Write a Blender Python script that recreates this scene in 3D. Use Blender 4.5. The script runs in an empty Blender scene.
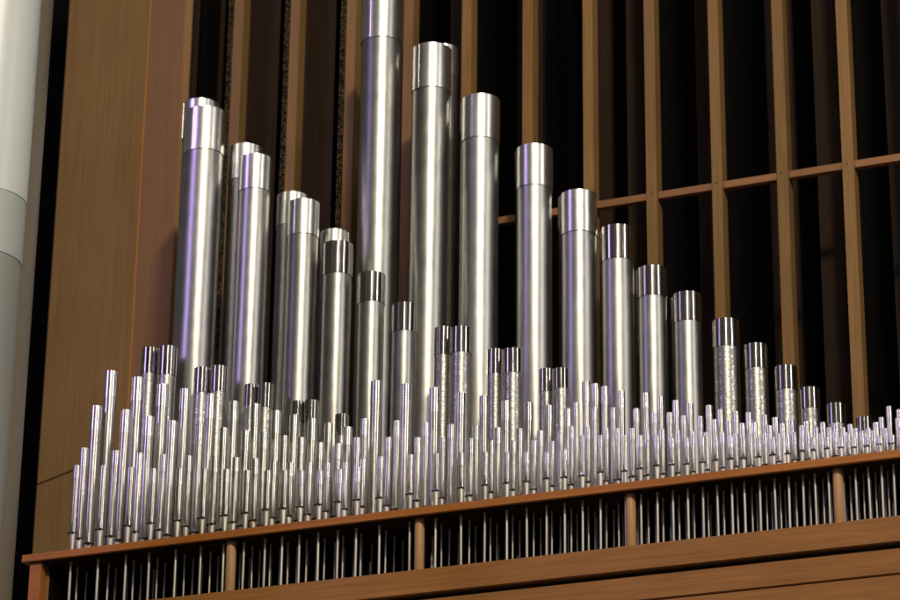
import bpy, bmesh, math, random
from mathutils import Vector, Matrix
random.seed(7)
PI = math.pi
scene = bpy.context.scene
col = scene.collection

# ------------------------------------------------------------------ camera
F = 2918.0                      # focal length in units of a 900 wide picture
Zc = Vector((88, 7200, -F)).normalized()
Xc = Vector((7350, 1093, F))
Xc = (Xc - Zc * Xc.dot(Zc)).normalized()
Yc = Zc.cross(Xc)
R = Matrix((Xc, Yc, Zc))        # camera -> world
CAM = Vector((0, 0, 1.6))
cd = bpy.data.cameras.new('camera')
cd.sensor_width = 36.0
cd.lens = 36.0 * F / 900.0
cd.clip_start = 0.1
cd.clip_end = 200
cam = bpy.data.objects.new('camera', cd)
col.objects.link(cam)
cam.matrix_world = Matrix.Translation(CAM) @ R.to_4x4()
scene.camera = cam
cd.dof.use_dof = True
cd.dof.focus_distance = 8.9
cd.dof.aperture_fstop = 3.6

def ray(px, py):
    return R @ Vector(((px - 450) / F, (300 - py) / F, -1))

def at(px, py, Y):
    """point of the plane y = Y seen at a photo position"""
    d = ray(px, py)
    return CAM + d * ((Y - CAM.y) / d.y)

def dist(p):
    return -(R.transposed() @ (p - CAM)).z

# ------------------------------------------------------------------ world and lamps
w = bpy.data.worlds.new('World')
scene.world = w
w.use_nodes = True
wn = w.node_tree
bg = wn.nodes['Background']
tc = wn.nodes.new('ShaderNodeTexCoord')
nz = wn.nodes.new('ShaderNodeTexNoise')
mp = wn.nodes.new('ShaderNodeMapping')
mp.inputs['Scale'].default_value = (2.4, 2.4, 0.35)
nz.inputs['Scale'].default_value = 1.6
nz.inputs['Detail'].default_value = 2
rp = wn.nodes.new('ShaderNodeValToRGB')
rp.color_ramp.elements[0].position = 0.36
rp.color_ramp.elements[0].color = (0.07, 0.066, 0.058, 1)
rp.color_ramp.elements[1].position = 0.66
rp.color_ramp.elements[1].color = (0.24, 0.23, 0.205, 1)
wn.links.new(tc.outputs['Generated'], mp.inputs['Vector'])
wn.links.new(mp.outputs[0], nz.inputs['Vector'])
wn.links.new(nz.outputs['Fac'], rp.inputs[0])
wn.links.new(rp.outputs[0], bg.inputs['Color'])
bg.inputs['Strength'].default_value = 0.52

TARGET = Vector((-0.6, 8.0, 4.6))
def lamp(name, az, el, d, sx, sy, power, color):
    """az: degrees from the facade's normal, + to the right; el: degrees above the pipes"""
    a, e = math.radians(az), math.radians(el)
    v = Vector((math.sin(a) * math.cos(e), -math.cos(a) * math.cos(e), math.sin(e)))
    l = bpy.data.lights.new(name, 'AREA')
    l.shape = 'RECTANGLE'
    l.size, l.size_y = sx, sy
    l.energy = power
    l.color = color
    o = bpy.data.objects.new(name, l)
    col.objects.link(o)
    o.location = TARGET + v * d
    o.rotation_euler = (-v).to_track_quat('-Z', 'Y').to_euler()
    return o
lamp('violet_stage_lamp', -52, 26, 10, 1.2, 5.0, 135, (0.65, 0.47, 1.0))
lamp('warm_hall_lamp', 9, 34, 12, 0.40, 5.0, 200, (1.0, 0.95, 0.84))
lamp('white_side_lamp', 67, 28, 9, 0.4, 4.5, 135, (1.0, 0.95, 0.88))
lamp('high_front_lamp', 14, 39, 11, 0.8, 0.8, 900, (1.0, 0.86, 0.62))

scene.view_settings.view_transform = 'Standard'
scene.view_settings.look = 'None'
scene.view_settings.exposure = 0.0
scene.view_settings.gamma = 1.0

# ------------------------------------------------------------------ materials
def mat(name):
    m = bpy.data.materials.new(name)
    m.use_nodes = True
    n = m.node_tree
    return m, n, n.nodes['Principled BSDF']

def wood(name, dark, light, axis='X', rough=0.5, scale=1.0, spec=0.3, vary=0.0):
    m, n, b = mat(name)
    t = n.nodes.new('ShaderNodeTexCoord')
    mp = n.nodes.new('ShaderNodeMapping')
    s = [60 * scale, 60 * scale, 60 * scale]
    s['XYZ'.index(axis)] = 1.6 * scale
    mp.inputs['Scale'].default_value = s
    a = n.nodes.new('ShaderNodeTexNoise')
    a.inputs['Scale'].default_value = 2.2
    a.inputs['Detail'].default_value = 8
    a.inputs['Roughness'].default_value = 0.62
    a.inputs['Distortion'].default_value = 0.7
    c = n.nodes.new('ShaderNodeTexNoise')
    c.inputs['Scale'].default_value = 2.5
    c.inputs['Detail'].default_value = 3
    r = n.nodes.new('ShaderNodeValToRGB')
    r.color_ramp.elements[0].position = 0.30
    r.color_ramp.elements[1].position = 0.72
    r.color_ramp.elements[0].color = (*dark, 1)
    r.color_ramp.elements[1].color = (*light, 1)
    mx = n.nodes.new('ShaderNodeMix')
    mx.data_type = 'FLOAT'
    mx.inputs[0].default_value = 0.35
    L = n.links.new
    L(t.outputs['Object'], mp.inputs['Vector'])
    L(mp.outputs[0], a.inputs['Vector'])
    L(t.outputs['Object'], c.inputs['Vector'])
    L(a.outputs['Fac'], mx.inputs[2])
    L(c.outputs['Fac'], mx.inputs[3])
    L(mx.outputs[0], r.inputs[0])
    oi = n.nodes.new('ShaderNodeObjectInfo')
    vr = n.nodes.new('ShaderNodeMapRange')
    vr.inputs['To Min'].default_value = 1 - vary
    vr.inputs['To Max'].default_value = 1 + vary
    L(oi.outputs['Random'], vr.inputs[0])
    hs = n.nodes.new('ShaderNodeHueSaturation')
    L(vr.outputs[0], hs.inputs['Value'])
    L(r.outputs[0], hs.inputs['Color'])
    L(hs.outputs[0], b.inputs['Base Color'])
    bp = n.nodes.new('ShaderNodeBump')
    bp.inputs['Strength'].default_value = 0.12
    bp.inputs['Distance'].default_value = 0.002
    L(a.outputs['Fac'], bp.inputs['Height'])
    L(bp.outputs[0], b.inputs['Normal'])
    b.inputs['Roughness'].default_value = rough
    b.inputs['Specular IOR Level'].default_value = spec
    return m

def metal(name, c1, c2, r1, r2, spots=False, dents=0.35):
    m, n, b = mat(name)
    L = n.links.new
    t = n.nodes.new('ShaderNodeTexCoord')
    oi = n.nodes.new('ShaderNodeObjectInfo')
    add = n.nodes.new('ShaderNodeVectorMath')
    add.operation = 'ADD'
    sc = n.nodes.new('ShaderNodeVectorMath')
    sc.operation = 'SCALE'
    sc.inputs[0].default_value = (13.7, 7.1, 5.3)
    L(oi.outputs['Random'], sc.inputs['Scale'])
    L(t.outputs['Object'], add.inputs[0])
    L(sc.outputs[0], add.inputs[1])
    mp = n.nodes.new('ShaderNodeMapping')
    mp.inputs['Scale'].default_value = (22, 22, 2.5)
    L(add.outputs[0], mp.inputs['Vector'])
    a = n.nodes.new('ShaderNodeTexNoise')
    a.inputs['Scale'].default_value = 1.0
    a.inputs['Detail'].default_value = 5
    L(mp.outputs[0], a.inputs['Vector'])
    cl = n.nodes.new('ShaderNodeTexNoise')
    cl.inputs['Scale'].default_value = 16
    cl.inputs['Detail'].default_value = 4
    L(add.outputs[0], cl.inputs['Vector'])
    mx = n.nodes.new('ShaderNodeMix')
    mx.data_type = 'FLOAT'
    mx.inputs[0].default_value = 0.55
    L(a.outputs['Fac'], mx.inputs[2])
    L(cl.outputs['Fac'], mx.inputs[3])
    src = mx.outputs[0]
    if spots:
        v = n.nodes.new('ShaderNodeTexVoronoi')
        v.feature = 'SMOOTH_F1'
        v.inputs['Scale'].default_value = 180
        L(add.outputs[0], v.inputs['Vector'])
        lo = n.nodes.new('ShaderNodeTexNoise')
        lo.inputs['Scale'].default_value = 55
        lo.inputs['Detail'].default_value = 3
        L(add.outputs[0], lo.inputs['Vector'])
        ma = n.nodes.new('ShaderNodeMath')
        ma.operation = 'MULTIPLY_ADD'
        ma.inputs[1].default_value = 0.9
        L(lo.outputs['Fac'], ma.inputs[0])
        sb = n.nodes.new('ShaderNodeMath')
        sb.operation = 'SUBTRACT'
        sb.inputs[1].default_value = 0.45
        L(v.outputs['Distance'], sb.inputs[0])
        L(sb.outputs[0], ma.inputs[2])
        src = ma.outputs[0]
    rr = n.nodes.new('ShaderNodeMapRange')
    rr.inputs['From Min'].default_value = 0.3 if not spots else 0.1
    rr.inputs['From Max'].default_value = 0.7 if not spots else 0.6
    rr.inputs['To Min'].default_value = r1
    rr.inputs['To Max'].default_value = r2
    L(src, rr.inputs[0])
    L(rr.outputs[0], b.inputs['Roughness'])
    cr = n.nodes.new('ShaderNodeValToRGB')
    cr.color_ramp.elements[0].position = 0.3 if not spots else 0.15
    cr.color_ramp.elements[1].position = 0.7 if not spots else 0.55
    cr.color_ramp.elements[0].color = (*c1, 1)
    cr.color_ramp.elements[1].color = (*c2, 1)
    L(src, cr.inputs[0])
    hs = n.nodes.new('ShaderNodeHueSaturation')
    vr = n.nodes.new('ShaderNodeMapRange')
    vr.inputs['To Min'].default_value = 0.88
    vr.inputs['To Max'].default_value = 1.08
    L(oi.outputs['Random'], vr.inputs[0])
    L(vr.outputs[0], hs.inputs['Value'])
    L(cr.outputs[0], hs.inputs['Color'])
    L(hs.outputs[0], b.inputs['Base Color'])
    b.inputs['Metallic'].default_value = 1.0
    bp = n.nodes.new('ShaderNodeBump')
    bp.inputs['Strength'].default_value = 0.4 if spots else 0.0
    bp.inputs['Distance'].default_value = 0.0009 if spots else 0.0005
    L(src, bp.inputs['Height'])
    if not spots:
        dn = n.nodes.new('ShaderNodeTexNoise')
        dn.inputs['Scale'].default_value = 11
        dn.inputs['Detail'].default_value = 1
        L(add.outputs[0], dn.inputs['Vector'])
        L(dn.outputs['Fac'], bp.inputs['Height'])
        bp.inputs['Strength'].default_value = dents
        bp.inputs['Distance'].default_value = 0.003
    L(bp.outputs[0], b.inputs['Normal'])
    return m

M = {}
M['tin'] = metal('brushed_tin', (0.37, 0.37, 0.37), (0.49, 0.49, 0.485), 0.34, 0.42)
M['small'] = metal('small_pipe_tin', (0.62, 0.60, 0.57), (0.76, 0.73, 0.70), 0.22, 0.28, dents=0.1)
M['small_sleeve'] = metal('small_sleeve', (0.88, 0.87, 0.87), (0.95, 0.94, 0.94), 0.20, 0.25, dents=0.1)
M['sleeve'] = metal('polished_sleeve', (0.66, 0.66, 0.66), (0.76, 0.76, 0.76), 0.27, 0.33)
M['chrome'] = metal('bright_sleeve', (0.34, 0.32, 0.31), (0.46, 0.43, 0.42), 0.12, 0.17)
M['spotted'] = metal('spotted_metal', (0.58, 0.58, 0.56), (0.34, 0.34, 0.33), 0.26, 0.42, spots=True)
M['foot'] = metal('foot_metal', (0.60, 0.58, 0.54), (0.72, 0.70, 0.65), 0.50, 0.60)
M['slit'], _n, _b = mat('dark_slit')
_b.inputs['Base Color'].default_value = (0.012, 0.01, 0.009, 1)
_b.inputs['Roughness'].default_value = 0.8
M['shelf'] = wood('shelf_wood', (0.26, 0.088, 0.016), (0.46, 0.17, 0.038), 'X', 0.5)
M['beam'] = wood('beam_wood', (0.20, 0.084, 0.023), (0.38, 0.172, 0.052), 'X', 0.45)
M['dowel'] = wood('dowel_wood', (0.36, 0.20, 0.09), (0.48, 0.28, 0.13), 'Z', 0.5)
M['frame'] = wood('frame_wood', (0.14, 0.075, 0.026), (0.28, 0.158, 0.055), 'Z', 0.6, vary=0.12)
M['rail'] = wood('rail_wood', (0.19, 0.088, 0.036), (0.31, 0.150, 0.065), 'X', 0.55, vary=0.1)
M['panel'] = wood('panel_veneer', (0.21, 0.120, 0.034), (0.35, 0.212, 0.068), 'Z', 0.5, 0.5)
M['stile'] = wood('stile_veneer', (0.23, 0.120, 0.052), (0.34, 0.185, 0.082), 'Z', 0.5, 0.7)
M['edge'] = wood('edge_band', (0.50, 0.20, 0.04), (0.62, 0.27, 0.06), 'Z', 0.5)
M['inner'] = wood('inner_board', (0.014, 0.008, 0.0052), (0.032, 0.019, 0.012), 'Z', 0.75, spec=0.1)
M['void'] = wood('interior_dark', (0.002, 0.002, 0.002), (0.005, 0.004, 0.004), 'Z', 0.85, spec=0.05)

def paint(name, c, rough=0.45):
    m, n, b = mat(name)
    t = n.nodes.new('ShaderNodeTexCoord')
    a = n.nodes.new('ShaderNodeTexNoise')
    a.inputs['Scale'].default_value = 6
    a.inputs['Detail'].default_value = 4
    r = n.nodes.new('ShaderNodeValToRGB')
    r.color_ramp.elements[0].color = (c[0] * .88, c[1] * .88, c[2] * .88, 1)
    r.color_ramp.elements[1].color = (*c, 1)
    n.links.new(t.outputs['Object'], a.inputs['Vector'])
    n.links.new(a.outputs['Fac'], r.inputs[0])
    n.links.new(r.outputs[0], b.inputs['Base Color'])
    b.inputs['Roughness'].default_value = rough
    return m
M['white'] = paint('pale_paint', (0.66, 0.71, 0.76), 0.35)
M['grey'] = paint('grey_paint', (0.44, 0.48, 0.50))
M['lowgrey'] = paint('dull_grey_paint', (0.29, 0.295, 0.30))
M['taupe'] = paint('taupe_paint', (0.22, 0.185, 0.15))

# perforated strip
m, n, b = mat('perforated_strip')
t = n.nodes.new('ShaderNodeTexCoord')
v = n.nodes.new('ShaderNodeTexVoronoi')
v.inputs['Scale'].default_value = 95
v.inputs['Randomness'].default_value = 0.35
r = n.nodes.new('ShaderNodeValToRGB')
r.color_ramp.elements[0].position = 0.25
r.color_ramp.elements[0].color = (0.13, 0.10, 0.045, 1)
r.color_ramp.elements[1].position = 0.42
r.color_ramp.elements[1].color = (0.012, 0.009, 0.007, 1)
n.links.new(t.outputs['Object'], v.inputs['Vector'])
n.links.new(v.outputs['Distance'], r.inputs[0])
n.links.new(r.outputs[0], b.inputs['Base Color'])
b.inputs['Roughness'].default_value = 0.9
b.inputs['Specular IOR Level'].default_value = 0.03
M['mesh'] = m

# ------------------------------------------------------------------ helpers
def tag(o, label=None, cat=None, group=None, kind=None):
    if label: o['label'] = label
    if cat: o['category'] = cat
    if group: o['group'] = group
    if kind: o['kind'] = kind
    return o

def empty(name, loc, rz=0):
    o = bpy.data.objects.new(name, None)
    o.empty_display_size = 0.02
    col.objects.link(o)
    o.location = loc
    o.rotation_euler.z = rz
    return o

def obj(name, bm, m, parent=None, loc=(0, 0, 0), smooth=False, sharp=35):
    me = bpy.data.meshes.new(name)
    bmesh.ops.recalc_face_normals(bm, faces=bm.faces)
    if smooth:
        for f in bm.faces: f.smooth = True
        for e in bm.edges:
            if len(e.link_faces) == 2 and e.calc_face_angle(0) > math.radians(sharp): e.smooth = False
    bm.to_mesh(me)
    bm.free()
    me.materials.append(m)
    o = bpy.data.objects.new(name, me)
    col.objects.link(o)
    o.location = loc
    if parent: o.parent = parent
    return o

def box(bm, x0, x1, y0, y1, z0, z1, bev=0.0):
    r = bmesh.ops.create_cube(bm, size=1)
    vs = r['verts']
    for q in vs:
        q.co = Vector(((x0 + x1) / 2 + q.co.x * (x1 - x0), (y0 + y1) / 2 + q.co.y * (y1 - y0), (z0 + z1) / 2 + q.co.z * (z1 - z0)))
    if bev:
        es = list({e for q in vs for e in q.link_edges})
        bmesh.ops.bevel(bm, geom=es, offset=bev, segments=2, affect='EDGES')

def lathe(bm, prof, seg=32, cap0=False, cap1=False, flat=None):
    rings = []
    for r, z in prof:
        rings.append([bm.verts.new((r * math.cos(2 * PI * k / seg), r * math.sin(2 * PI * k / seg), z)) for k in range(seg)])
    for a, c in zip(rings, rings[1:]):
        for k in range(seg):
            bm.faces.new((a[k], a[(k + 1) % seg], c[(k + 1) % seg], c[k]))
    if cap0: bm.faces.new(rings[0])
    if cap1: bm.faces.new(rings[-1])
    return rings

# ------------------------------------------------------------------ the chest with its rack board
S = 7.6                                     # y of the chest's front
p_top, p_bot = at(600, 485.3, S), at(600, 493.2, S)
ZT, ZB = p_top.z, p_bot.z                   # rack board top, underside
Z_BEAM = at(600, 549, S + .012).z
Z_G1a, Z_G1b = at(600, 574, S + .012).z, at(600, 579, S + .012).z
Z_G2a = at(600, 605, S + .03).z
XL = at(22, 553, S).x
XR = 2.2
chest = empty('organ_chest', (XL, S, Z_BEAM - 0.3))
tag(chest, 'orange brown wooden organ chest with thin rack board carried on round dowels', 'organ chest')
def rel(o, root): o.location = Vector(o.location) - root.location; return o
def part(name, m, root, *boxes, bev=0.0, smooth=False):
    bm = bmesh.new()
    for b_ in boxes:
        b_ = list(b_)
        x, y, z = root.location
        box(bm, b_[0] - x, b_[1] - x, b_[2] - y, b_[3] - y, b_[4] - z, b_[5] - z, bev)
    return obj(name, bm, m, root)
part('rack_board', M['shelf'], chest, (XL, XR, S, S + 0.95, ZB, ZT), bev=0.0015)
part('underside_shade', M['inner'], chest, (XL + .03, XR, S + .012, S + .93, ZB - .003, ZB - .0004))  # thin dark sheet added to deepen the shade beneath the rack board
part('front_beam', M['beam'], chest, (XL + .02, XR, S + .012, S + .10, Z_G1a, Z_BEAM), bev=0.002)
part('groove', M['slit'], chest, (XL + .03, XR, S + .045, S + .10, Z_G1b - .001, Z_G1a + .001))
part('fascia_board', M['beam'], chest, (XL + .02, XR, S + .026, S + .10, Z_G2a, Z_G1b), bev=0.002)
part('groove', M['slit'], chest, (XL + .03, XR, S + .045, S + .10, Z_G2a - .005, Z_G2a + .001))
part('fascia_board', M['beam'], chest, (XL + .02, XR, S + .026, S + .10, Z_G2a - .30, Z_G2a - .0045), bev=0.002)
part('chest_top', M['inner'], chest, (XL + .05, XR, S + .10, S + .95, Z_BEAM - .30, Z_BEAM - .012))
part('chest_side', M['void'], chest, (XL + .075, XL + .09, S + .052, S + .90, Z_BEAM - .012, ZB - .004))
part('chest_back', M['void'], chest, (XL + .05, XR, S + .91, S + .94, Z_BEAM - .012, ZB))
# square end post
a, b2 = at(30.5, 575, S + .02), at(42.0, 575, S + .02)
part('end_post', M['shelf'], chest, (a.x, b2.x, S + .012, S + .05, Z_BEAM - .25, ZB - .0005), bev=0.001)
for px, py in ((231, 560), (419.5, 540), (631, 520), (838.5, 492)):
    c = at(px, py, S + .035)
    bm = bmesh.new()
    r = 5.1 * dist(c) / F
    lathe(bm, [(r * .93, Z_BEAM + .0005), (r, Z_BEAM + .003), (r, ZB - .003), (r * .93, ZB - .0005)], 24, True, True)
    bmesh.ops.translate(bm, verts=bm.verts, vec=(c.x - XL, S + .035 - S, -chest.location.z))
    obj('dowel', bm, M['dowel'], chest, smooth=True)

# ------------------------------------------------------------------ lattice of posts
YP = S + 1.05
frame = empty('timber_lattice', at(450, 480, YP))
tag(frame, 'tall brown timber lattice of uprights and one rail behind the organ pipes', 'lattice')
fx, fy, fz = frame.location
ZF0, ZF1 = at(600, 485, YP).z - .35, at(600, 0, YP).z + 1.5
posts = [(234.5, 244.5), (291, 300.5), (347, 357), (404, 414), (462, 472), (522.5, 533), (582.3, 592.5), (643.3, 654), (707.3, 717.7), (770.8, 782), (835, 846.7)]
edges = []
for x0, x1 in posts:
    a, b2 = at(x0, 0, YP), at(x1, 0, YP)
    d = (b2.x - a.x) * 0.97
    edges.append((a.x, a.x + d))
    part('upright', M['frame'], frame, (a.x, a.x + d, YP, YP + .055, ZF0, ZF1), bev=0.0012)
d = edges[-1][1] - edges[-1][0]
step = edges[-1][0] - edges[-2][0]
for k in range(1, 3):
    x0 = edges[-1][0] + step
    edges.append((x0, x0 + d))
    part('upright', M['frame'], frame, (x0, x0 + d, YP, YP + .038, ZF0, ZF1), bev=0.0012)
zr0, zr1 = at(773, 180.3, YP + .01).z, at(773, 173.3, YP + .01).z
for k in range(len(edges) - 1):
    if k < 4: continue
    part('rail', M['rail'], frame, (edges[k][1] + .0005, edges[k + 1][0] - .0005, YP + .010, YP + .034, zr0, zr1), bev=0.001)

for k in range(5, len(edges) - 1):
    xm = (edges[k][0] + edges[k][1]) / 2
    bm = bmesh.new()
    bmesh.ops.create_cone(bm, cap_ends=True, segments=14, radius1=.0030, radius2=.0022, depth=.002, matrix=Matrix.Translation((xm - fx + random.uniform(-.004, .004), -.0008 + YP - fy, (zr0 + zr1) / 2 + random.uniform(.0, .012) - fz)) @ Matrix.Rotation(PI / 2, 4, 'X'))
    obj('screw', bm, M['slit'], frame)
# dark case behind the lattice
case = empty('organ_case', (edges[0][0], YP + .9, ZF0))
tag(case, 'near black interior of the organ case behind the timber lattice', 'organ case')
pr0 = at(187, 0, S + .98).x + .004
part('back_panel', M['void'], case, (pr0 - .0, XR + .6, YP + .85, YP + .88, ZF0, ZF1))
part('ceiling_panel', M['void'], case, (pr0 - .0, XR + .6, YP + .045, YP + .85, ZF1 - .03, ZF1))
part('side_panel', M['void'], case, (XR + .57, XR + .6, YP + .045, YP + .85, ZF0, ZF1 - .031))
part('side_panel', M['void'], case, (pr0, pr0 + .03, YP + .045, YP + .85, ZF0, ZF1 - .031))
for k in range(len(edges) - 1):
    x0, x1 = edges[k]
    wdt = (edges[k + 1][0] - x1)
    y0 = YP + (.12 if k < 3 else .30 + .1 * ((k * 7) % 3))
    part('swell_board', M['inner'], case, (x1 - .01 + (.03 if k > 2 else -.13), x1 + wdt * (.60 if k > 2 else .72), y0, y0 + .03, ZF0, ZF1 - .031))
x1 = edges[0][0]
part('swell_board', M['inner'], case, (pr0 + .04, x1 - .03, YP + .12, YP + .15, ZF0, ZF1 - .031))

# perforated strips beside the three left uprights
for k, nm in enumerate(('leftmost', 'second', 'third')):
    x0 = edges[k][0]
    bm = bmesh.new()
    zc = (ZF0 + ZF1) / 2
    o_w = .028
    box(bm, -o_w / 2, o_w / 2, 0, .003, ZF0 - zc, ZF1 - .04 - zc)
    nseg = 0
    z = at(450, 320, YP).z
    while z < at(450, -40, YP).z:
        for q in (-.008, 0.001, .009):
            if random.random() < .6:
                r = bmesh.ops.create_icosphere(bm, subdivisions=1, radius=.0022, matrix=Matrix.Translation((q + random.uniform(-.001, .001), -.001, z - zc + random.uniform(-.002, .002))))
        z += .0085
    o = obj('perforated_strip', bm, M['mesh'], None, (x0 - .020, YP + .022, zc))
    tag(o, 'dark beaded perforated strip beside the %s lattice upright from the left' % nm, 'perforated strip', 'perforated strips beside the left uprights')

# ------------------------------------------------------------------ splayed side wall at the left
ang = math.radians(25)
pr = at(187, 0, S + .98)
wd = Vector((-math.cos(ang), math.sin(ang), 0))        # runs left and back
nrm = Vector((-math.sin(ang), -math.cos(ang), 0))      # faces the room
def onwall(px, py, off=0.0):
    o0 = Vector(pr) + nrm * off
    dr = ray(px, py)
    t = (o0 - CAM).dot(nrm) / dr.dot(nrm)
    p = CAM + dr * t
    return (p - o0).dot(wd), p.z
u_seam, _ = onwall(152, 0)
u_end, _ = onwall(70, 0)
side = empty('side_wall', (pr.x, pr.y, ZF0), math.atan2(wd.y, wd.x))
tag(side, 'brown veneered side wall left of the organ pipes with thin seams', 'wall')
_, zs = onwall(54, 478)
def wbox(name, m, u0, u1, z0, z1, y0, y1, bev=0.001):
    bm = bmesh.new()
    box(bm, u0, u1, y0, y1, z0 - ZF0, z1 - ZF0, bev)
    return obj(name, bm, m, side)
# local +x runs along the wall, local y: sign pointing to the room
yl = Matrix.Rotation(-side.rotation_euler.z, 3, 'Z') @ nrm
sg = 1 if yl.y > 0 else -1
def yy(a_, b_): return (min(sg * a_, sg * b_), max(sg * a_, sg * b_))
zl = ZB - .9
wbox('stile', M['stile'], 0, u_seam - .003, zl, ZF1, *yy(-.03, .006))
wbox('edge_band', M['edge'], u_seam - .003, u_seam + .0015, zl, ZF1, *yy(-.03, .008), bev=0)
wbox('veneer_panel', M['panel'], u_seam + .0016, u_end, zs + .0028, ZF1, *yy(-.03, 0))
wbox('veneer_panel', M['panel'], u_seam + .0016, u_end, zl, zs - .0028, *yy(-.03, 0))
wbox('backing', M['slit'], 0.01, u_end - .01, zl, ZF1, *yy(-.06, -.031), bev=0)
wbox('return_board', M['inner'], -.020, -.012, zl, ZF1, *yy(-.05, -.03))

# ------------------------------------------------------------------ far left: pale pipe end and taupe pipe
YL = S - 1.1
def bigcyl(name, cx_px, r_px, z0, z1, m, parent, Y, seg=64):
    c = at(cx_px, 100, Y)
    r = r_px * dist(c) / F
    bm = bmesh.new()
    lathe(bm, [(r, z0), (r, z1)], seg, True, True)
    bmesh.ops.translate(bm, verts=bm.verts, vec=(c.x - parent.location.x, Y - parent.location.y, -parent.location.z))
    return obj(name, bm, m, parent, smooth=True)
c = at(-8, 100, YL)
pale = empty('pale_pipe', (c.x, YL, at(0, 250, YL).z))
tag(pale, 'large round pipe at the left edge, pale above and dull grey below', 'large pipe')
za, zb = at(5, 186, YL - .08).z, at(5, 247, YL - .08).z
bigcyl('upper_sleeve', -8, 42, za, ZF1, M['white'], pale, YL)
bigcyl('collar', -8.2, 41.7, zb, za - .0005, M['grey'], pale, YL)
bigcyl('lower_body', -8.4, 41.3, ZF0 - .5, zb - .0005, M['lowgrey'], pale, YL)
c = at(-20, 100, YL + .42)
tau = empty('taupe_pipe', (c.x, YL + .42, ZF0 - .5))
tag(tau, 'large dim taupe round pipe behind the pale pipe, beside the black gap', 'large pipe')
bigcyl('body', -20, 66, ZF0 - .5, ZF1, M['taupe'], tau, YL + .42)
# black back wall behind the gap
bk = bmesh.new()
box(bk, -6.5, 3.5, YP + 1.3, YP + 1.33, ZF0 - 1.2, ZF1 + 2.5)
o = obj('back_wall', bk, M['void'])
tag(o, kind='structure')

# ------------------------------------------------------------------ pipes
def words(k):
    return ('first second third fourth fifth sixth seventh eighth ninth tenth eleventh twelfth thirteenth fourteenth fifteenth sixteenth '
            'seventeenth eighteenth nineteenth twentieth').split()[k]

def organ_pipe(name, px, w, py, Y, ratio, bodym, sleevem, mouth, label, group, foot_to, rod=None, seg=72, lean=0.0):
    """px, py: where its top centre shows; w: its width there; Y: depth of its axis"""
    p = at(px, py, Y)
    r = w / 2 * dist(p) / F
    # top edge is seen at the front of the rim
    top = at(px, py, Y - r).z
    X = p.x
    zm = ZT + mouth
    root = empty(name, (X, Y, foot_to))
    tk = 1 if rod else .25
    tag(root, label, 'organ pipe', group)
    root.rotation_euler = (random.uniform(-.003, .003) * tk, random.uniform(-.006, .006) * tk + lean, random.uniform(-.5, .3))
    b0 = foot_to
    sl = ratio * 2 * r
    rb = r * .955
    th = max(.0006, r * .045)
    # body: lower front flattened into an upper lip
    bm = bmesh.new()
    H = top - sl - zm
    lip = min(3.2 * r, H * .3)
    prof = [(rb * .9, zm - b0 + .0015), (rb, zm - b0 + .0016), (rb, zm - b0 + lip * .33), (rb, zm - b0 + lip * .66), (rb, zm - b0 + lip), (rb, zm - b0 + H * .6), (rb, top - sl * .25 - b0), (rb - th, top - sl * .25 - b0)]
    rings = lathe(bm, prof, seg)
    for ri, k in ((1, .24), (2, .22), (3, .12), (0, .24)):
        for v_ in rings[ri]:
            a_ = math.atan2(v_.co.y, v_.co.x)
            dd = math.cos(a_ + PI / 2)
            lim = 1 - k
            if dd > lim: v_.co.y *= lim / dd if dd else 1
    body = obj('pipe_body', bm, bodym, root, smooth=True, sharp=30)
    # sleeve: an open rolled collar with a rim
    bm = bmesh.new()
    lathe(bm, [(rb + .0002, top - sl - b0), (r, top - sl - b0), (r, top - b0 - th * .15), (r - th * .15, top - b0), (r - th, top - b0 - .0002), (r - th, top - b0 - sl * .7)], seg)
    if w > 15:
        a_ = random.uniform(-2.6, -.6)
        bx = bmesh.ops.create_cube(bm, size=1)['verts']
        bmesh.ops.transform(bm, verts=bx, matrix=Matrix.Rotation(a_, 4, 'Z') @ Matrix.Translation((r, 0, top - sl * .5 - b0)) @ Matrix.Diagonal((.0012, .0035, sl * .985, 1)))
    obj('tuning_sleeve', bm, sleevem, root, smooth=True, sharp=28)
    # foot: cone with its toe
    bm = bmesh.new()
    rt = rod if rod else r * .35
    if rod:
        pr_ = [(rt * .8, 0), (rt, .004), (rt, ZB - .02 - b0), (rt * 1.15, ZB - b0), (max(rt * 1.3, rb * .5), ZT - b0 + .002), (rb * .98, zm - b0 - .0036), (rb * .98, zm - b0 - .003), (rb * .6, zm - b0 - .0028)]
    else:
        pr_ = [(rt, 0), (rb * .98, zm - b0 - .003), (rb * .98, zm - b0 - .002), (rb * .6, zm - b0 - .0018)]
    lathe(bm, pr_, max(14, seg // 2), True, True)
    obj('pipe_foot', bm, M['foot'] if rod else bodym, root, smooth=True, sharp=28)
    # mouth: dark slit between foot and lip, with ears
    bm = bmesh.new()
    lathe(bm, [(rb * .86, zm - b0 - .0022), (rb * .86, zm - b0 + .002)], 16, True, True)
    box(bm, -r * 1.12, r * 1.12, -r * 1.02, -r * .55, zm - b0 - .0026, zm - b0 + .0012)
    obj('mouth', bm, M['slit'], root)
    return root

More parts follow.
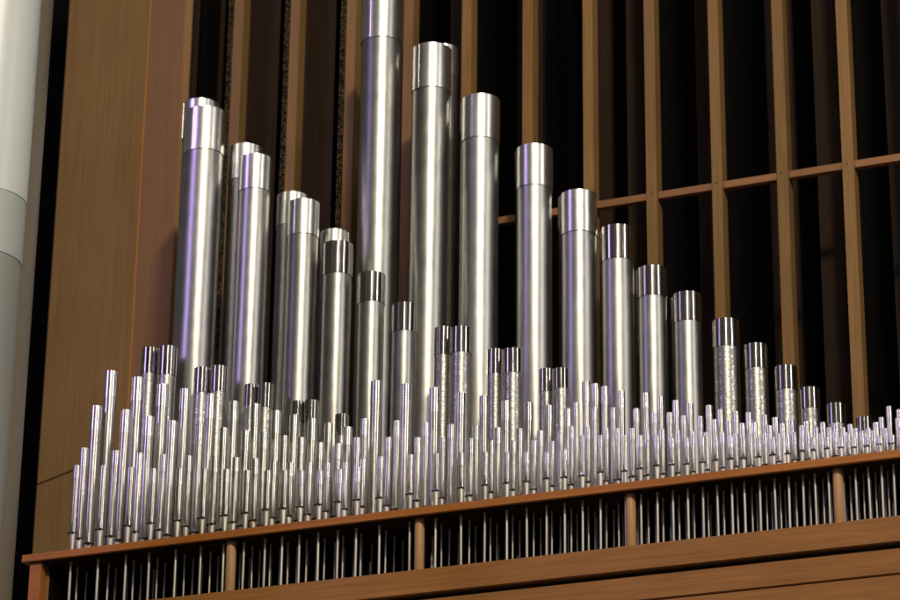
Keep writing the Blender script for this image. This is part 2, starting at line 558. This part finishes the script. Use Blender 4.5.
# ranks behind: (centre x, width, top y, depth row, look, label)
# B: the long rank that runs down to the right, P: the rank in front, Q: the one behind it, N: the short pairs
BG = 'tall pipes descending to the right'
big = [
 (383.5, 42, -12, .74, 'tin', 'tallest silver pipe, cut off by the top edge of the photo'),
 (431.5, 39.5, 41, .74, 'tin', 'second tallest wide silver pipe, just right of the tallest one'),
 (480.5, 38.5, 92, .74, 'tin', 'third wide silver pipe from the tallest, descending to the right'),
 (534.5, 36.5, 142, .74, 'tin', 'fourth wide silver pipe from the tallest, standing apart in dark gap'),
 (578.5, 36.5, 188, .74, 'tin', 'fifth wide silver pipe from the tallest, below the lattice rail level'),
 (617, 33.5, 223, .74, 'tinc', 'sixth pipe from the tallest, first with a dark mirror sleeve'),
 (651.5, 29.5, 264, .74, 'tinc', 'seventh pipe from the tallest, dark mirror sleeve and plain body'),
 (687, 28.5, 290, .74, 'tinc', 'eighth pipe from the tallest, last plain body before mottled ones'),
 (725.5, 27, 317, .74, 'spot', 'tallest mottled pipe of the right hand slope'),
 (755.5, 24, 342, .74, 'spot', 'second mottled pipe of the right hand slope'),
 (785.5, 23.5, 364, .74, 'spot', 'third mottled pipe of the right slope, in front of an upright'),
 (809, 20.5, 386, .74, 'spot', 'fourth mottled pipe of the right hand slope'),
 (835.5, 19.5, 402, .74, 'spot', 'fifth mottled pipe of the right slope, left of the last upright'),
 (864, 16, 416, .74, 'spot', 'short end pipe of right slope, just right of last upright'),
]
for x, w_, y, dy, look, lab in big:
    bmn, smn = {'tin': ('tin', 'sleeve'), 'tinc': ('tin', 'chrome'), 'spot': ('spotted', 'chrome')}[look]
    organ_pipe('organ_pipe', x, w_, y, S + dy, 1.22 if look == 'tin' else 1.08, M[bmn], M[smn], .14, lab, BG, ZT + .0005)
# slivers of the rank directly behind
behind = [(444.5, 27, 43, 'second tallest'), (474, 28, 97, 'third tallest'), (528, 26, 147, 'fourth tallest'), (571.5, 28, 193, 'fifth tallest'), (611, 24, 228, 'sixth tallest'), (646, 21, 268, 'seventh tallest'), (680.5, 20, 295, 'eighth tallest')]
for x, w_, y, nm in behind:
    organ_pipe('organ_pipe', x, w_, y, S + .86, 1.2, M['tin'], M['sleeve'], .14,
               'narrow pipe sliver peeking out behind the %s pipe of the right slope' % nm, 'pipes hidden behind the right slope', ZT + .0005)
PG = 'front rank of tall pipes at the left'
fr = [
 (206.3, 40.5, 104, .44, 'tin', 'widest silver pipe at far left, nearest the brown wall'),
 (256, 32.5, 152, .44, 'tin', 'second silver pipe of the left slope, front one of its pair'),
 (304.3, 32.5, 197, .44, 'tin', 'third silver pipe of the left slope, front one of its pair'),
 (338.5, 30, 239, .44, 'tinc', 'fourth left slope pipe, dark sleeved, left of the tallest pipe'),
 (372.5, 27.5, 270, .44, 'tinc', 'pipe with dark mirror sleeve in front of the tallest pipe'),
 (404.5, 26, 301, .44, 'tinc', 'mirror sleeved pipe standing between the two tallest pipes'),
 (461.5, 22, 325, .44, 'spot', 'right pipe of mottled pair below the third tallest pipe'),
 (513, 20.5, 347, .44, 'spot', 'right pipe of mottled pair left of the fourth tallest pipe'),
 (561, 17, 367, .44, 'spot', 'right pipe of mottled pair below the fifth tallest pipe'),
]
for x, w_, y, dy, look, lab in fr:
    bmn, smn = {'tin': ('tin', 'sleeve'), 'tinc': ('tin', 'chrome'), 'spot': ('spotted', 'chrome')}[look]
    organ_pipe('organ_pipe', x, w_, y, S + dy, 1.15 if look != 'spot' else 1.25, M[bmn], M[smn], .12, lab, PG, ZT + .0005)
bk = [
 (202.3, 35.5, 96.5, .55, 'tin', 'pipe with its bright rim showing behind the widest far left pipe'),
 (246.5, 34, 141.5, .55, 'tin', 'taller pipe behind the second pipe of the left slope'),
 (293, 31.5, 190, .55, 'tin', 'taller pipe behind the third pipe of the left slope'),
 (335, 29, 227.5, .55, 'tin', 'taller pipe behind the fourth pipe of the left slope'),
 (443.5, 18.5, 325.5, .49, 'spot', 'left pipe of mottled pair below the third tallest pipe'),
 (495.5, 16.5, 347.5, .49, 'spot', 'left pipe of mottled pair left of the fourth tallest pipe'),
 (546.5, 15, 367.5, .49, 'spot', 'left pipe of mottled pair below the fifth tallest pipe'),
]
for x, w_, y, dy, look, lab in bk:
    bmn, smn = {'tin': ('tin', 'sleeve'), 'spot': ('spotted', 'chrome')}[look]
    organ_pipe('organ_pipe', x, w_, y, S + dy, 1.1 if look == 'tin' else 1.6, M[bmn], M[smn], .12, lab, 'rear rank of tall pipes at the left', ZT + .0005)
sh = [
 (150.5, 17, 346, 'spot', 'left pipe of the mottled pair beside the brown wall'),
 (168.5, 19, 344.5, 'spot', 'right pipe of the mottled pair beside the brown wall'),
 (203, 17, 366, 'spot', 'left of two short pipes below the widest far left pipe'),
 (219.5, 17, 364.5, 'spot', 'right of two short pipes below the widest far left pipe'),
 (251.5, 14.5, 383, 'spot', 'left short pipe below the second pipe of left slope'),
 (266, 16, 382, 'spot', 'right short pipe below the second pipe of left slope'),
 (298.5, 14, 400, 'spot', 'left short pipe below the third pipe of left slope'),
 (312, 15, 399, 'spot', 'right short pipe below the third pipe of left slope'),
 (342, 14, 413, 'spot', 'short pipe below the fourth pipe of left slope'),
]
for x, w_, y, look, lab in sh:
    organ_pipe('organ_pipe', x, w_, y, S + .31, 1.6, M['spotted'], M['chrome'], .08, lab, 'short mottled pairs at the left', ZT + .0005, seg=32)

# small ranks
def lerp(tb, x):
    if x <= tb[0][0]: return tb[0][1]
    for (x0, y0), (x1, y1) in zip(tb, tb[1:]):
        if x <= x1: return y0 + (y1 - y0) * (x - x0) / (x1 - x0)
    return tb[-1][1]
A1 = [(77,465),(104,465),(131,467),(154,468),(180,468),(205,468),(227,469),(247,470),(268,470),(285,470),(302,470),(321,470),(340,469),(358,467),
      (381,456),(411,454),(437,453),(462,452),(485,452),(507,452),(527,452),(546,452),(565,449)]
A2 = [(582,435),(600,435),(625,435),(640,435),(656,436),(672,437),(687,437),(702,436),(716,435),(731,436),(743,436),(758,437),(773,437),(787,437),(801,437),(814,437),(827,437),(841,437),(854,437),(867,436),(880,436),(892,435)]
B1 = [(85.5,447),(115,450),(140,452),(163,454),(190,455),(215,456),(236,457),(256,458),(274,460),(291,462),(309,462),(327,463),(345,462),(363,459),
      (388,437),(418,437),(443,437),(470,438),(491,440),(513,440),(534,440),(552,441)]
B2 = [(571,426),(588,426),(606,428),(618,428),(632,428),(647,430),(662,429),(678,430),(693,431),(707,432),(722,432),(736,433),(750,433),(765,433),(779,433),(794,432),(808,433),(821,433),(835,432),(848,432),(861,431),(873,430),(886,428),(898,426)]
C1 = [(97,405),(125,409),(150,415),(173,420),(200,423),(224,427),(245,430),(265,432),(284,435),(301,437),(320,442),(338,443),(357,437),
      (365,418),(397,420),(426,422),(451,424),(477,425),(498,427),(520,428),(541,430),(560,431)]
C2 = [(577,402),(594,407),(613,407),(637,408),(654,412),(669,412),(684,415),(700,416),(714,419),(729,420),(742,423),(755,422),(770,425),(783,423),(802,425),(815,427),(829,427),(843,427),(856,428),(868,428),(882,417),(897,418)]
D1 = [(111,370),(139,376),(164,383),(186,388),(210,393),(235,400),(256,403),(277,410),(294,414),(312,418),(329,422),(348,426),
      (376,380),(406,383),(435,387),(460,392),(485,395),(507,400),(528,402),(548,405),(568,408)]
D2 = [(587,381),(596,383),(604,386),(622,390),(646,392),(660,396),(676,400),(690,403),(708,405),(720,409),(736,411),(749,412),(764,415),(776,417),(791,419),(806,421),(823,422),(835,423),(850,424),(876,422),(888,406),(900,409)]
rows = [
 ('front row', A1 + A2, .045, [(77, 7.8), (300, 7), (560, 6.2), (900, 5.2)], 1.9),
 ('second row', B1 + B2, .10, [(77, 8.6), (300, 7.6), (560, 6.4), (900, 5.4)], 2.0),
 ('third row', C1 + C2, .155, [(77, 11.5), (300, 8.5), (450, 7.6), (560, 7), (900, 5.6)], 2.0),
 ('fourth row', D1 + D2, .21, [(77, 14), (200, 10.5), (345, 8.8), (375, 11.5), (560, 8.4), (600, 7.6), (900, 6)], 2.2),
]
MO = [(75, .052), (430, .040), (640, .034), (900, .018)]
bays = [(231, 'left of the first dowel'), (419.5, 'between first and second dowels'), (631, 'between second and third dowels'),
        (838.5, 'between third and fourth dowels'), (2000, 'right of the fourth dowel')]
for rname, pts, dy, wt, ratio in rows:
    cnt = {}
    for x, y in pts:
        bi = next(i for i, (bx, _) in enumerate(bays) if x < bx)
        k = cnt.get(bi, 0)
        cnt[bi] = k + 1
        lab = '%s slim silver pipe from left in %s, %s' % (words(k), rname, bays[bi][1])
        organ_pipe('small_organ_pipe', x + random.uniform(-.4, .4), lerp(wt, x) * 1.0 * random.uniform(.94, 1.06), y, S + dy, ratio * random.uniform(.85, 1.15),
                   M['small'], M['small_sleeve'], lerp(MO, x) + random.uniform(-.003, .003) + .006 * ((rname == 'front row')) + .012, lab,
                   'small pipes in the %s' % rname, Z_BEAM - .0115, rod=(.0044 if rname == 'front row' else .0034) * lerp([(77, 1.05), (900, .8)], x), seg=20)

# short tubes standing on the chest top below the rack board
tubes = [(371, 562, 4.2, .20, 'metal'), (432, 553, 3.6, .14, 'metal'), (498, 545, 4.6, .20, 'metal'), (518, 556, 4, .22, 'metal'), (560, 548, 3.5, .2, 'metal'), (115, 587, 4.5, .25, 'wood'), (141, 586, 4.4, .25, 'metal'),
         (638, 526, 3.6, .16, 'metal'), (647, 524, 3.4, .18, 'metal'), (671, 527, 3.0, .16, 'metal'), (679, 522, 3.2, .2, 'metal'), (790, 521, 3, .12, 'metal'),
         (823, 505, 3.6, .2, 'metal'), (829, 504, 3.4, .2, 'metal'), (846, 502, 3.4, .18, 'metal'), (852, 501, 3.4, .18, 'metal'), (858, 503, 3.2, .2, 'metal'), (871, 498, 3.8, .16, 'metal'), (883, 497, 3.6, .2, 'metal'), (893, 496, 3.6, .18, 'metal')]
near = ['between the first and second dowels', 'just right of the second dowel', 'left of midway between second and third dowels', 'right of midway between second and third dowels', 'just left of the third dowel',
        'beside the square end post', 'second along from the square end post', 'closest to the third dowel on its right', 'next but one right of the third dowel', 'third right of the third dowel', 'fourth right of the third dowel',
        'barely showing left of the fourth dowel', 'second left of the fourth dowel', 'directly left of the fourth dowel', 'directly right of the fourth dowel', 'second right of the fourth dowel', 'third right of the fourth dowel',
        'fourth right of the fourth dowel', 'next to last at the right edge', 'last at the right edge']
for (px, py, wpx, dy, kind), nm in zip(tubes, near):
    c = at(px, py, S + dy)
    z0 = Z_BEAM - .0118
    r = wpx / 2 * dist(c) / F
    h = max(.02, c.z - z0)
    t = empty('short_tube', (c.x, S + dy, z0))
    tag(t, 'short %s tube under the rack board, %s' % ('pale metal' if kind == 'metal' else 'brown wooden', nm), 'tube', 'short tubes under the rack board')
    bm = bmesh.new()
    lathe(bm, [(r, 0), (r, h * .72), (r * .98, h * .72 + .0005)], 20, True, True)
    obj('tube_body', bm, M['foot'] if kind == 'metal' else M['dowel'], t, smooth=True)
    bm = bmesh.new()
    lathe(bm, [(r * .9, h * .72 + .0006), (r * 1.14, h * .72 + .0012), (r * 1.14, h - .001), (r * 1.02, h), (r * .7, h), (r * .7, h - .006)], 20, True, True)
    obj('collar', bm, M['sleeve'] if kind == 'metal' else M['dowel'], t, smooth=True)
